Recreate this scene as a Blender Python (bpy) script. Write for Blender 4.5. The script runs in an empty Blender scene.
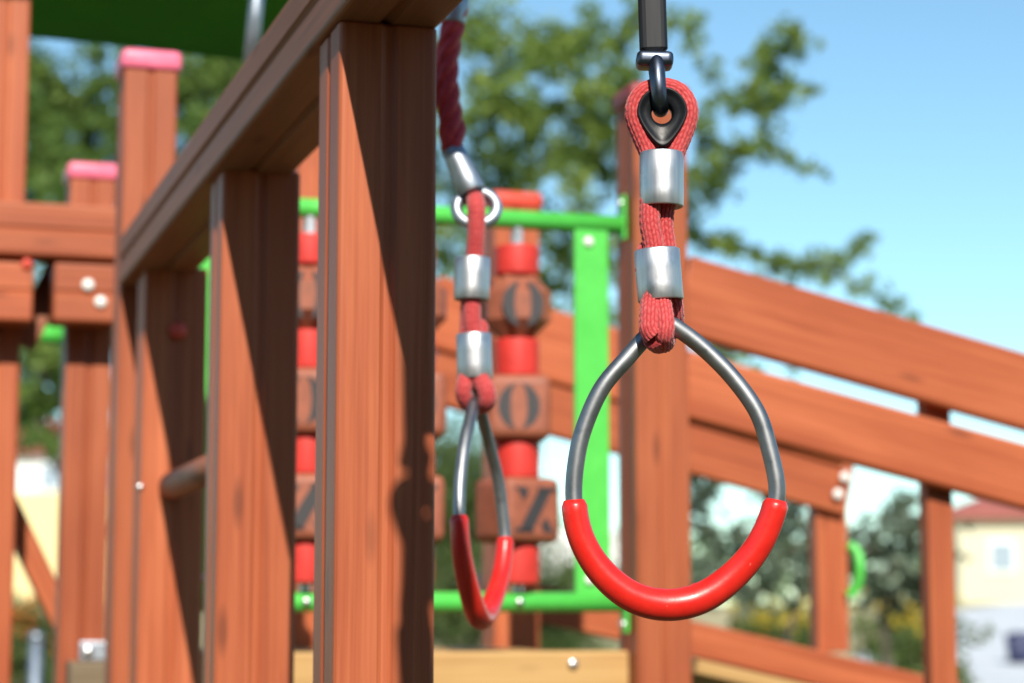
import bpy, bmesh, math, random
from mathutils import Vector, Matrix, Quaternion
from mathutils import noise as mnoise
R = math.radians
C = bpy.context.scene.collection
sc = bpy.context.scene

# ------------------------------------------------------------------ camera
F = 75 / 36 * 1024
PITCH = math.atan((615 - 341.5) / F)
H = 1.45
cd = bpy.data.cameras.new('camera'); cam = bpy.data.objects.new('camera', cd); C.objects.link(cam)
cd.lens = 75; cd.sensor_width = 36; cd.clip_end = 4000; cd.clip_start = .05
cam.location = (0, 0, H); cam.rotation_euler = (math.pi/2 + PITCH, 0, 0)
D1 = 1.55
cd.dof.use_dof = True; cd.dof.focus_distance = D1 * math.cos(PITCH) + .015; cd.dof.aperture_fstop = 6.4
sc.camera = cam

def ray(px, py):
    x = px - 512; up = 341.5 - py
    return Vector((x, F*math.cos(PITCH) - up*math.sin(PITCH), F*math.sin(PITCH) + up*math.cos(PITCH)))
RV = (-130 - 512) / math.hypot(F, 273.5)
UU = Vector((RV, 1, 0)).normalized()            # into the playground, along the beam
VV = Vector((UU.y, -UU.x, 0))                   # to the right, across the tower
O = Vector((0, 0, H))
def atY(px, py, Y):
    d = ray(px, py); return O + d * (Y / d.y)
def atb(px, py, b):
    d = ray(px, py); return O + d * (b / d.dot(UU))
def ata(px, py, a):
    d = ray(px, py); return O + d * (a / d.dot(VV))
def ab(a, b, z): return VV*a + UU*b + Vector((0, 0, z))

# ------------------------------------------------------------------ materials
def nt(name):
    m = bpy.data.materials.new(name); m.use_nodes = True
    n = m.node_tree; return m, n, n.nodes['Principled BSDF']
def mathn(n, op, a, b=None, c=None):
    q = n.nodes.new('ShaderNodeMath'); q.operation = op
    for i, v in enumerate((a, b, c)):
        if v is None: continue
        if isinstance(v, (int, float)): q.inputs[i].default_value = v
        else: n.links.new(v, q.inputs[i])
    return q.outputs[0]
def coords(n, scale, rnd=True):
    t = n.nodes.new('ShaderNodeTexCoord'); mp = n.nodes.new('ShaderNodeMapping')
    mp.inputs['Scale'].default_value = scale
    n.links.new(t.outputs['Object'], mp.inputs['Vector'])
    if rnd:
        oi = n.nodes.new('ShaderNodeObjectInfo')
        cm = n.nodes.new('ShaderNodeCombineXYZ')
        for i in range(3): n.links.new(mathn(n, 'MULTIPLY', oi.outputs['Random'], 37.0 + 11*i), cm.inputs[i])
        n.links.new(cm.outputs[0], mp.inputs['Location'])
    return mp.outputs[0]
def noise(n, vec, scale=1, detail=4, rough=.55, dist=0):
    q = n.nodes.new('ShaderNodeTexNoise'); q.inputs['Scale'].default_value = scale
    q.inputs['Detail'].default_value = detail; q.inputs['Roughness'].default_value = rough
    q.inputs['Distortion'].default_value = dist
    n.links.new(vec, q.inputs['Vector']); return q.outputs['Fac']
def ramp(n, fac, stops):
    q = n.nodes.new('ShaderNodeValToRGB'); e = q.color_ramp.elements
    while len(e) < len(stops): e.new(.5)
    for el, (p, c) in zip(e, stops):
        el.position = p; el.color = (*c, 1) if len(c) == 3 else c
    n.links.new(fac, q.inputs['Fac']); return q.outputs['Color']
def mixc(n, fac, a, b, mode='MIX'):
    q = n.nodes.new('ShaderNodeMix'); q.data_type = 'RGBA'; q.blend_type = mode
    for s, v in ((q.inputs[0], fac), (q.inputs[6], a), (q.inputs[7], b)):
        if isinstance(v, (int, float)): s.default_value = v
        elif isinstance(v, tuple): s.default_value = (*v, 1)
        else: n.links.new(v, s)
    return q.outputs[2]
def bump(n, bsdf, h, strength=.3, dist=.002):
    q = n.nodes.new('ShaderNodeBump'); q.inputs['Strength'].default_value = strength; q.inputs['Distance'].default_value = dist
    n.links.new(h, q.inputs['Height']); n.links.new(q.outputs[0], bsdf.inputs['Normal'])

def wood(name, dark, mid, light, rough=.5, knot=(.10, .025, .012)):
    m, n, p = nt(name)
    g = noise(n, coords(n, (1.2, 90, 90)), 1, 6, .65, .6)
    fine = noise(n, coords(n, (9, 420, 420)), 1, 3, .6)
    big = noise(n, coords(n, (2.2, 14, 14)), 1, 3, .5, .8)
    f = mathn(n, 'ADD', mathn(n, 'MULTIPLY', g, .6), mathn(n, 'ADD', mathn(n, 'MULTIPLY', fine, .2), mathn(n, 'MULTIPLY', big, .36)))
    col = ramp(n, f, [(.33, dark), (.53, mid), (.74, light)])
    oi = n.nodes.new('ShaderNodeObjectInfo')
    tone = mathn(n, 'MULTIPLY_ADD', oi.outputs['Random'], .30, .85)
    tc = n.nodes.new('ShaderNodeCombineXYZ')
    for i in range(3): n.links.new(tone, tc.inputs[i])
    col = mixc(n, 1.0, col, tc.outputs[0], 'MULTIPLY')
    v = n.nodes.new('ShaderNodeTexVoronoi'); v.inputs['Scale'].default_value = 1
    n.links.new(coords(n, (5, 21, 21)), v.inputs['Vector'])
    k = ramp(n, v.outputs['Distance'], [(.06, (1, 1, 1)), (.17, (0, 0, 0))])
    col = mixc(n, mathn(n, 'MULTIPLY', k, .6), col, knot)
    n.links.new(col, p.inputs['Base Color'])
    n.links.new(mathn(n, 'MULTIPLY_ADD', g, .3, rough - .15), p.inputs['Roughness'])
    p.inputs['Specular IOR Level'].default_value = .35
    bump(n, p, f, .35, .0015)
    return m
M = {}
M['stain'] = wood('stained_wood', (.215, .043, .016), (.345, .080, .029), (.49, .136, .052))
M['dark_stain'] = wood('dark_stained_wood', (.17, .058, .030), (.27, .094, .050), (.38, .142, .080), .6)  # darker, greyer browns than the plain stain
M['natural'] = wood('natural_wood', (.33, .175, .06), (.44, .25, .09), (.54, .34, .135), .6, (.2, .09, .03))
M['greywood'] = wood('grey_wood', (.12, .085, .05), (.17, .125, .075), (.24, .18, .12), .7)

def plastic(name, col, rough=.35, var=.12, bumpy=.1, scale=40):
    m, n, p = nt(name)
    f = noise(n, coords(n, (scale,)*3), 1, 4, .6)
    lo = tuple(c*(1-var) for c in col); hi = tuple(min(1, c*(1+var)) for c in col)
    n.links.new(ramp(n, f, [(.3, lo), (.7, hi)]), p.inputs['Base Color'])
    n.links.new(mathn(n, 'MULTIPLY_ADD', f, .25, rough - .12), p.inputs['Roughness'])
    bump(n, p, f, bumpy, .001)
    return m
M['pink'] = plastic('pink_cap_plastic', (.80, .16, .26), .4)
M['redcap'] = plastic('red_cap_plastic', (.68, .065, .035), .45)
M['darkcap'] = plastic('dark_red_cap_plastic', (.30, .05, .06), .5)
M['red'] = plastic('red_spacer_plastic', (.58, .032, .022), .55)
M['green'] = plastic('green_powder_coat', (.085, .54, .075), .4, .06)
M['block'] = plastic('brown_block_plastic', (.30, .088, .045), .6, .2, .2, 60)
M['letter'] = plastic('black_stencil_paint', (.035, .033, .035), .6)
M['white'] = plastic('white_bolt_cap', (.85, .85, .80), .25, .03)
M['black'] = plastic('black_thimble_plastic', (.006, .007, .009), .42, .3, .15, 90)
M['black'].node_tree.nodes['Principled BSDF'].inputs['Specular IOR Level'].default_value = .3
M['canopy'] = plastic('green_canopy_fabric', (.055, .34, .026), .8, .1, .1, 8)

m, n, p = nt('red_grip_coating'); M['grip'] = m
f = noise(n, coords(n, (60,)*3), 1, 4, .6); f2 = noise(n, coords(n, (14,)*3), 1, 5, .7)
col = ramp(n, f, [(.3, (.58, .012, .008)), (.7, (.70, .022, .013))])
nicks = ramp(n, noise(n, coords(n, (170, 170, 120)), 1, 2, .5), [(.74, (0, 0, 0)), (.78, (1, 1, 1))])
col = mixc(n, mathn(n, 'MULTIPLY', nicks, .55), col, (.78, .22, .20))
n.links.new(col, p.inputs['Base Color'])
n.links.new(mathn(n, 'MULTIPLY_ADD', f2, .3, .17), p.inputs['Roughness'])
p.inputs['Coat Weight'].default_value = .15
bump(n, p, mathn(n, 'ADD', f, mathn(n, 'MULTIPLY', f2, 2)), .12, .0015)

def metal(name, col, rough, streak=(6, 6, 120), var=.25, met=1.0):
    m, n, p = nt(name)
    g = noise(n, coords(n, streak), 1, 5, .65)
    s = noise(n, coords(n, (55, 55, 55)), 1, 5, .65)
    spots = ramp(n, s, [(.28, (1, 1, 1)), (.42, (0, 0, 0))])
    c = ramp(n, g, [(.3, tuple(q*(1-var) for q in col)), (.7, tuple(min(1, q*(1+var*.5)) for q in col))])
    n.links.new(mixc(n, mathn(n, 'MULTIPLY', spots, .35), c, tuple(q*.4 for q in col)), p.inputs['Base Color'])
    p.inputs['Metallic'].default_value = met
    n.links.new(mathn(n, 'MULTIPLY_ADD', s, .35, rough - .12), p.inputs['Roughness'])
    bump(n, p, mathn(n, 'ADD', g, s), .18, .0006)
    return m
M['ferrule'] = metal('aluminium_ferrule', (.60, .615, .635), .44, (140, 140, 10))
M['rod'] = metal('brushed_steel_rod', (.30, .31, .32), .42, (25, 25, 25))
M['galv'] = metal('galvanised_steel', (.42, .47, .53), .46, (40, 40, 20))
M['dark_metal'] = metal('blued_steel', (.10, .12, .16), .35, (30, 30, 30))
M['bolt'] = metal('zinc_bolt', (.8, .8, .8), .3)
m, n, p = nt('dark_rubber_sleeve'); M['sleeve'] = m
g = noise(n, coords(n, (6, 160, 160)), 1, 4, .6)
n.links.new(ramp(n, g, [(.3, (.010, .011, .014)), (.7, (.024, .026, .031))]), p.inputs['Base Color'])
p.inputs['Roughness'].default_value = .5; p.inputs['Specular IOR Level'].default_value = .25; bump(n, p, g, .25, .0006)

m, n, p = nt('red_braided_rope'); M['rope'] = m
s1 = noise(n, coords(n, (320,)*3), 1, 3, .6); s2 = noise(n, coords(n, (75,)*3), 1, 4, .7)
at = n.nodes.new('ShaderNodeAttribute'); at.attribute_name = 'ridge'
f = mathn(n, 'ADD', mathn(n, 'MULTIPLY', s1, .35), mathn(n, 'ADD', mathn(n, 'MULTIPLY', s2, .35), mathn(n, 'MULTIPLY', at.outputs['Fac'], .35)))
n.links.new(ramp(n, f, [(.25, (.24, .009, .011)), (.5, (.43, .026, .028)), (.85, (.62, .115, .11))]), p.inputs['Base Color'])
p.inputs['Roughness'].default_value = .8; p.inputs['Sheen Weight'].default_value = .3
bump(n, p, s1, .8, .0012)
m, n, p = nt('dark_red_cable'); M['cable'] = m
s2 = noise(n, coords(n, (120,)*3), 1, 4, .7)
n.links.new(ramp(n, s2, [(.3, (.42, .016, .030)), (.7, (.68, .05, .065))]), p.inputs['Base Color'])
p.inputs['Roughness'].default_value = .6; bump(n, p, s2, .5, .001)

# ------------------------------------------------------------------ objects
def put(o, parent, world=None):
    C.objects.link(o)
    if parent is not None:
        o.parent = parent
        pw = parent.get('_w'); base = Vector(WL.get(parent.name, (0, 0, 0)))
        o.matrix_basis = Matrix.Translation(-base) @ (world or Matrix.Identity(4))
        WL[o.name] = None
        WM[o.name] = world or Matrix.Identity(4)
    else:
        o.matrix_basis = world or Matrix.Identity(4)
        WM[o.name] = world or Matrix.Identity(4)
    return o
WL, WM = {}, {}
def thing(name, label, cat, loc=(0, 0, 0), group=None):
    o = bpy.data.objects.new(name, None); o.empty_display_size = .1; C.objects.link(o)
    o.location = loc; o['label'] = label; o['category'] = cat
    if group: o['group'] = group
    WM[o.name] = Matrix.Translation(Vector(loc))
    return o
def tag(o, label=None, cat=None, group=None, kind=None):
    for k, v in (('label', label), ('category', cat), ('group', group), ('kind', kind)):
        if v: o[k] = v
    return o
def link(name, me, mat, parent=None, world=None, smooth=False):
    o = bpy.data.objects.new(name, me); C.objects.link(o)
    if mat is not None: me.materials.append(mat)
    if smooth:
        for f in me.polygons: f.use_smooth = True
    w = world or Matrix.Identity(4); WM[o.name] = w
    if parent is not None:
        o.parent = parent
        o.matrix_basis = WM[parent.name].inverted() @ w
    else: o.matrix_basis = w
    return o
def mesh_from(bm, name='mesh'):
    bmesh.ops.recalc_face_normals(bm, faces=bm.faces)
    me = bpy.data.meshes.new(name); bm.to_mesh(me); bm.free(); return me
def frame(o, x, zhint=Vector((0, 0, 1))):
    x = x.normalized(); y = zhint.cross(x)
    if y.length < 1e-5: y = Vector((0, 1, 0)).cross(x)
    y.normalize(); z = x.cross(y)
    m = Matrix((x, y, z)).transposed().to_4x4(); m.translation = o; return m

def section(w, h, r=.005, groove=0.0, gw=.006):
    """closed 2D outline of a rounded, optionally grooved rectangle"""
    pts = []
    def side(p, q, inward):
        p, q = Vector(p), Vector(q); d = (q - p); L = d.length; d.normalize(); inward = Vector(inward)
        out = []
        if groove:
            c = p + d*L/2
            for t, k in ((-1, 0), (-.75, .45), (-.35, .95), (.35, .95), (.75, .45), (1, 0)):
                out.append(c + d*gw*t + inward*groove*k)
        return out
    a, b = w/2, h/2
    corners = [(a, b), (-a, b), (-a, -b), (a, -b)]
    for i, (cx, cy) in enumerate(corners):
        ox, oy = cx - math.copysign(r, cx), cy - math.copysign(r, cy)
        st = [0, 90, 180, 270][i]
        arc = [(ox + r*math.cos(R(st + k*30)), oy + r*math.sin(R(st + k*30))) for k in range(4)]
        pts += arc
        nx, ny = corners[(i+1) % 4]
        inw = [(0, -1), (1, 0), (0, 1), (-1, 0)][i]
        pts += [tuple(v) for v in side((cx, cy), (nx, ny), inw)]
    return pts
def prism_mesh(pts, L, end=.003):
    bm = bmesh.new(); rings = []
    def inset(y, z, e):
        q = Vector((y, z)); return q*max(0, 1 - e/max(1e-6, q.length))
    nx = max(1, int(L/.25))
    for x, e in [(0, end), (end, 0)] + [(L*k/nx, 0) for k in range(1, nx)] + [(L - end, 0), (L, end)]:
        rings.append([bm.verts.new((x, *inset(y, z, e))) for y, z in pts])
    for a, b in zip(rings, rings[1:]):
        for i in range(len(pts)):
            j = (i+1) % len(pts); bm.faces.new((a[i], a[j], b[j], b[i]))
    bm.faces.new(rings[0]); bm.faces.new(rings[-1])
    return mesh_from(bm)
def beam(name, p0, p1, w, h, mat, parent, up=Vector((0, 0, 1)), groove=0.0, r=.005, gw=.006):
    p0, p1 = Vector(p0), Vector(p1); d = p1 - p0
    me = prism_mesh(section(w, h, r, groove, gw), d.length)
    return link(name, me, mat, parent, frame(p0, d, up))
def tube_mesh(path, rad, seg=14, closed=False, fn=None, cap=True, nrm=None):
    """sweep a circle; rad may be a list; fn(theta, s)->(dr, ridge)"""
    bm = bmesh.new(); P = [Vector(q) for q in path]; n = len(P)
    rad = rad if isinstance(rad, (list, tuple)) else [rad]*n
    lay = bm.verts.layers.float.new('ridge') if fn else None
    T = []
    for i in range(n):
        a = P[(i-1) % n] if (closed or i) else P[0]; b = P[(i+1) % n] if (closed or i < n-1) else P[-1]
        T.append((b - a).normalized())
    N = (nrm or (Vector((0, 0, 1)) if abs(T[0].z) < .9 else Vector((0, 1, 0))))
    N = (N - T[0]*N.dot(T[0])).normalized()
    rings = []; s = 0
    for i in range(n):
        if i:
            s += (P[i] - P[i-1]).length
            q = T[i-1].rotation_difference(T[i]); N = q @ N; N = (N - T[i]*N.dot(T[i])).normalized()
        B = T[i].cross(N); rg = []
        for k in range(seg):
            th = 2*math.pi*k/seg; dr, ri = fn(th, s) if fn else (0, 0)
            v = bm.verts.new(P[i] + (N*math.cos(th) + B*math.sin(th))*(rad[i] + dr))
            if lay: v[lay] = ri
            rg.append(v)
        rings.append(rg)
    pairs = list(zip(rings, rings[1:])) + ([(rings[-1], rings[0])] if closed else [])
    for a, b in pairs:
        for k in range(seg):
            j = (k+1) % seg; bm.faces.new((a[k], a[j], b[j], b[k]))
    if cap and not closed:
        bm.faces.new(rings[0]); bm.faces.new(rings[-1])
    return mesh_from(bm)
def tube(name, path, rad, mat, parent, seg=14, **k):
    """path in world space; the object sits at the path's middle so textures stay local"""
    c = sum((Vector(q) for q in path), Vector()) / len(path)
    return link(name, tube_mesh([Vector(q) - c for q in path], rad, seg, **k), mat, parent, Matrix.Translation(c), True)
def smooth_path(pts, step, closed=False):
    P = [Vector(q) for q in pts]; out = []; n = len(P)
    rng = range(n if closed else n-1)
    for i in rng:
        if closed: p0, p1, p2, p3 = (P[(i+k-1) % n] for k in range(4))
        else: p0, p1, p2, p3 = P[max(0, i-1)], P[i], P[i+1], P[min(n-1, i+2)]
        k = max(1, int((p2 - p1).length/step))
        for j in range(k):
            t = j/k
            out.append(.5*((2*p1) + (p2-p0)*t + (2*p0-5*p1+4*p2-p3)*t*t + (3*p1-p0-3*p2+p3)*t**3))
    if not closed: out.append(P[-1])
    return out
def lathe_mesh(prof, seg=32, axis='z'):
    bm = bmesh.new(); rings = []
    for r, z in prof:
        rings.append([bm.verts.new((r*math.cos(2*math.pi*k/seg), r*math.sin(2*math.pi*k/seg), z)) for k in range(seg)])
    for a, b in zip(rings, rings[1:]):
        for k in range(seg):
            j = (k+1) % seg; bm.faces.new((a[k], a[j], b[j], b[k]))
    if prof[0][0] > 1e-4 and (prof[0] != prof[-1]): bm.faces.new(rings[0]); bm.faces.new(rings[-1])
    bmesh.ops.remove_doubles(bm, verts=bm.verts, dist=1e-6)
    return mesh_from(bm)
def rot_to(loc, zdir, xhint=Vector((1, 0, 0))):
    z = Vector(zdir).normalized(); x = (xhint - z*xhint.dot(z)).normalized(); y = z.cross(x)
    m = Matrix((x, y, z)).transposed().to_4x4(); m.translation = Vector(loc); return m
def rbox_mesh(sx, sy, sz, bev=.004, seg=2):
    bm = bmesh.new(); bmesh.ops.create_cube(bm, size=1)
    for v in bm.verts: v.co = Vector((v.co.x*sx, v.co.y*sy, v.co.z*sz))
    if bev: bmesh.ops.bevel(bm, geom=list(bm.edges), offset=bev, segments=seg, profile=.6, affect='EDGES')
    return mesh_from(bm)
def bolt(name, p, nrm, r, mat, parent, h=.006):
    prof = [(r, 0), (r, h*.35)] + [(r*math.cos(a), h*.35 + h*.65*math.sin(a)) for a in (R(30), R(60), R(85))] + [(.00001, h)]
    return link(name, lathe_mesh([(r*.98, -.002)] + prof, 20), mat, parent, rot_to(p, nrm), True)

# ------------------------------------------------------------------ rope
def braid(r, cols=16, pitch=.0052, amp=.0008):
    def fn(th, s):
        c = th/(2*math.pi)*cols; k = int(c); f = c - k
        d = 1 if k % 2 else -1
        q = (s/pitch + d*.55*(f - .5) + .25*(k % 2)) % 1.0
        h = math.sqrt(max(0, 1-(2*f-1)**2)) * math.sqrt(max(0, 1-(2*q-1)**2))
        j = mnoise.noise(Vector((math.cos(th)*2, math.sin(th)*2, s*160)))*.25
        return (amp*(h-.6) + amp*.4*j, h)
    return fn
def rope(name, pts, r, parent, step=.0011, seg=80):
    path = smooth_path(pts, step)
    return tube(name, path, r, M['rope'], parent, seg=seg, fn=braid(r))
def ferrule(parent, p0, p1, r, squash=(1, 1), th=.0016):
    L = (p1 - p0).length
    prof = [(r-th, 0), (r-.0006, 0), (r, .0008), (r, L*.3), (r*1.004, L*.6), (r, L-.0008), (r-.0006, L), (r-th, L), (r-th, L*.5), (r-th, 0)]
    me = lathe_mesh(prof, 48)
    rnd = random.Random(int(p0.z*1e5))
    for v in me.vertices:
        k = 1 + .022*mnoise.noise(Vector(v.co)*70 + Vector((rnd.random()*9, 0, 0)))
        v.co.x *= squash[0]*k; v.co.y *= squash[1]*k
    return link('ferrule', me, M['ferrule'], parent, rot_to(p0, p1 - p0), True)

def ring_parts(parent, pts, g0, g1, rod=.0063, grip=.0094):
    """pts: closed loop of the bent steel rod (open at the apex, inside the rope); g0, g1: fractions where the red coating starts and ends"""
    path = smooth_path(pts, .004)
    tube('ring_frame', path, rod, M['rod'], parent, seg=20)
    n = len(path); i0, i1 = int(n*g0), int(n*g1)
    gp = path[i0:i1]; k = len(gp); rad = []
    top = None
    c = sum(path, Vector())/n
    for i in range(k):
        e = min(i, k-1-i)*.004
        w = .5 - .5*math.cos(2*math.pi*i/(k-1))
        rad.append((grip + .0022*w) * min(1, .80 + .2*math.sqrt(min(1, e/.003))))
    me = tube_mesh([q - c for q in gp], rad, 28)
    # finger ridges pressed into the inner side of the coating at the bottom
    zlow = min(q.z for q in gp)
    for v in me.vertices:
        w = v.co + c
        j = min(range(k), key=lambda i: (gp[i] - w).length_squared)
        out = w - gp[j]
        f = j/(k-1)
        if .44 < f < .60:
            inner = out.normalized().dot((c - gp[j]).normalized())
            if inner > .2:
                v.co += out.normalized()*(.0009*inner*math.sin((f-.44)/.16*math.pi*4.0)**2 - .0003)
    link('grip', me, M['grip'], parent, Matrix.Translation(c), True)

# ---- ring 1, in focus
def q1(px, py, dy=0): return atY(px, py, D1 + dy)
ring1 = thing('gymnastic_ring', 'sharp red-gripped steel ring facing the viewer, nearest, on a red rope with black thimble', 'gymnastic ring', q1(660, 606), 'hanging rings')
ring_pts = [(650, 334), (644, 339), (628, 357), (602, 388), (584, 428), (576, 463), (574, 500), (581, 537), (600, 570), (630, 595.5), (665, 605), (700, 598.5),
            (732, 577), (757, 548), (772, 516), (777, 488), (769, 448), (757, 412), (732, 377), (702, 347), (674, 326), (666, 322), (656, 327)]
loop3 = [q1(x, y, .004*math.sin((x-660)/40)) for x, y in ring_pts]
ring_parts(ring1, loop3, .262, .694)
PXM = D1/2150
rr = 10.6*PXM
# rope: one strand up the left of the thimble, round, down the right; both pass both ferrules and loop over the rod
ax = lambda x, y, d=0: q1(x, y, d)
strA = [ax(654, 336, -.0185), ax(650, 330, -.0185), ax(650, 316, -.0150), ax(651, 304, -.0085), ax(653, 290, -.007), ax(654, 250, -.007), ax(650, 225, -.006), ax(650, 205, -.003), ax(651, 180), ax(650, 156), ax(643, 138), ax(635.5, 118), ax(637, 103), ax(646, 92), ax(662, 88),
        ax(677, 92), ax(686.5, 104), ax(687.5, 119), ax(681, 138), ax(674, 156), ax(672, 180), ax(665, 205, .003), ax(663, 225, .004), ax(666, 250, .004), ax(667, 280, .006), ax(673, 305, .010), ax(673, 322, .020), ax(667, 334, .016), ax(660, 343, .002), ax(655, 341, -.012), ax(653, 338, -.0185)]
rope('rope', strA, rr, ring1)
# second turn of rope at the front of the loop
rope('rope', [ax(661, 285, -.002), ax(662, 303, -.0085), ax(664, 316, -.0155), ax(665, 327, -.0195), ax(664, 336, -.018), ax(664, 343, -.006), ax(666, 340, .006)], rr*.92, ring1)
rope('rope', [ax(643, 272, -.002), ax(644, 258, -.001), ax(645, 250, 0), ax(650, 247, 0)], rr*.75, ring1)
ferrule(ring1, ax(661.5, 207), ax(661.5, 153), 22.6*PXM)
ferrule(ring1, ax(660.8, 301), ax(656.6, 250), 23.4*PXM)

# black thimble: teardrop bead with a round eye
def thimble(parent, c, px=PXM):
    bm = bmesh.new(); seg = 64; rings = []
    def outline(t, k):
        # k 0: eye, 1: outer rim
        x, z = math.cos(t), math.sin(t)
        re = 10.5
        ro_x, ro_z = 26*x, 27*z
        if z < 0:
            w = max(0, -z); ro_x = 26*x*(1 - .42*w**1.5); ro_z = -37*w**1.15
        ix, iz = re*x, re*z
        return (ix + (ro_x - ix)*k, iz + (ro_z - iz)*k)
    lv = [(0, .0), (.0, .0040), (.07, .0062), (.2, .0076), (.45, .0078), (.72, .0090), (.88, .0104), (.95, .0102), (1.0, .0086), (.97, .0070), (.55, .004), (.5, .0)]
    lv = lv + [(k, -d) for k, d in reversed(lv[1:-1])]
    for k, d in lv:
        rings.append([bm.verts.new((outline(2*math.pi*i/seg, k)[0]*px, -d*(1 if True else 1), outline(2*math.pi*i/seg, k)[1]*px)) for i in range(seg)])
    for a, b in zip(rings, rings[1:] + rings[:1]):
        for i in range(seg):
            j = (i+1) % seg; bm.faces.new((a[i], a[j], b[j], b[i]))
    return link('thimble', mesh_from(bm), M['black'], parent, Matrix.Translation(c), True)
thimble(ring1, ax(661.5, 115, 0))
# hanger: sleeve, collar, hook
beam('hanger_strap', ax(649.5, -70), ax(653.8, 53), 29*PXM, 19*PXM, M['sleeve'], ring1, up=Vector((0, 1, 0)), r=.005)
col = link('hanger_collar', rbox_mesh(38*PXM, .022, 16*PXM, .0045, 3), M['dark_metal'], ring1, rot_to(ax(654.5, 61), Vector((.03, 0, 1))), True)
hk = [ax(656, 58, -.004), ax(657, 67, -.010), ax(658, 82, -.0135), ax(659.5, 98, -.012), ax(660.5, 107, -.004), ax(660.5, 109.5, .004), ax(660, 104, .012), ax(658, 86, .014), ax(656, 68, .008)]
tube('hook', smooth_path(hk, .002), 8.2*PXM, M['dark_metal'], ring1, seg=20)

# ---- ring 2, turned edge-on behind
D2 = 2.18
def q2(px, py, dy=0): return atY(px, py, D2 + dy)
P2 = D2/2150
ring2 = thing('gymnastic_ring', 'edge-on red-gripped steel ring beside the dark post, on a twisted cable with steel eye', 'gymnastic ring', q2(484, 615), 'hanging rings')
cx, cz, = 476, 392
apex = q2(476, 400)
def turn(p, ang, tilt=0):
    """a point of ring 1's loop carried over to ring 2: same ring, turned about its own vertical"""
    v = (p - ax(661, 330))*1.115; v = Matrix.Rotation(tilt, 3, 'Y') @ v
    return apex + Matrix.Rotation(ang, 3, 'Z') @ v
loop4 = [turn(p, R(73), R(6)) for p in loop3]
hx = Vector((.033, 0, -.27))
loop4 = [p + Vector((.0105*(-(p.z - apex.z))/.2, 0, 0)) for p in loop4]
ring_parts(ring2, loop4, .240, .705)
r2 = 9.6*P2
rope('rope', [q2(470, 388, .022), q2(467, 384, .02), q2(466, 375, .006), q2(468, 345, .003), q2(469, 315, .004), q2(471, 280, .004), q2(474, 255, .006), q2(477, 225, .012), q2(476, 207, .010), q2(475, 199, .0), q2(476, 206, -.012), q2(476.5, 225, -.012),
              q2(475, 255, -.006), q2(473, 280, -.003), q2(472, 315, -.004), q2(476, 345, -.004), q2(479, 374, -.007), q2(486, 390, -.014), q2(487, 400, -.012), q2(482, 405, 0), q2(474, 404, .012), q2(469, 394, .02)], r2*.95, ring2, seg=48)
rope('rope', [q2(480, 338, 0), q2(482, 328, .001), q2(478, 325, 0), q2(472, 328, 0)], r2*.7, ring2, seg=48)
rope('rope', [q2(468, 372, -.003), q2(464, 386, -.01), q2(464, 396, -.008), q2(469, 404, 0), q2(474, 404, .008)], r2*.85, ring2, seg=48)
ferrule(ring2, q2(471.5, 300), q2(472.5, 258), 18.2*P2)
ferrule(ring2, q2(475, 379), q2(473.5, 334), 18.0*P2)
# steel eye and tapered sleeve
ec = q2(476.5, 208)
eye = [ec + Vector((math.cos(t)*20.5*P2, math.sin(t)*.006, math.sin(t)*18*P2)) for t in [2*math.pi*k/48 for k in range(48)]]
tube('steel_eye', eye, 6.4*P2, M['galv'], ring2, seg=16, closed=True)
s0, s1 = q2(472, 192), q2(452, 148)
L = (s1 - s0).length
link('tapered_sleeve', lathe_mesh([(14*P2, 0), (15*P2, .002), (14.5*P2, L*.3), (12.5*P2, L*.7), (11.5*P2, L-.001), (9*P2, L), (.001, L*.98)], 32), M['galv'], ring2, rot_to(s0, s1 - s0), True)
# twisted cable of four strands, one pulled loose
cp = smooth_path([q2(453, 152), q2(451, 135), q2(450, 112), q2(447, 85), q2(447, 60), q2(450, 40), q2(455, 15), q2(458, -5)], .002)
for k in range(4):
    pts = []; s = 0
    for i, c in enumerate(cp):
        s = i*.002; t = s/.085*2*math.pi + k*math.pi/2
        loose = 1.0
        if k == 3 and .012 < s < .075: loose = 1 + .9*math.sin((s-.012)/.063*math.pi)
        w = min(1, s/.012 + .35)
        pts.append(c + Vector((math.cos(t), math.sin(t), 0))*6.2*P2*loose*w)
    tube('cable_strand', pts, 6.6*P2, M['cable'], ring2, seg=14)
c0, c1 = q2(452.5, 24), q2(461, -30)
link('cable_sleeve', lathe_mesh([(9*P2, 0), (13*P2, .001), (13.4*P2, .003), (13.4*P2, .06)], 32), M['galv'], ring2, rot_to(c0, c1 - c0), True)

# ------------------------------------------------------------------ climbing frame on the left
A0 = .365
def front_left(px): 
    r = (px - 512)/math.hypot(F, 273.5); t = A0/(r*VV.x + VV.y); p = Vector((r*t, t, 0)); return p.dot(VV), p.dot(UU)
BZ = None
zbeam0 = ata(321, 42, A0).z; zbeam1 = ata(179, 222, A0).z
zb = (zbeam0 + zbeam1)/2; zt = (ata(216, 110, A0).z + ata(143.8, 220, A0).z)/2
PW = .090; G = .0035
ladder = thing('post_rack', 'brown stained wooden frame of three grooved posts under one long beam, left', 'climbing frame', ab(A0, 2.4, 0))
def wpost(parent, a, b, z0, z1, w=PW, d=PW, name='post', mat=None, groove=G):
    return beam(name, ab(a + w/2, b + d/2, z0), ab(a + w/2, b + d/2, z1), d, w, mat or M['stain'], parent, up=VV, groove=groove, gw=.007)
posts = []
for px, w in ((334, .086), (215, .090), (137.5, .092)):
    a, b = front_left(px); posts.append((a, b)); wpost(ladder, A0, b, 0, zb - .001, w, .09)
bm_w = .092
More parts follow.
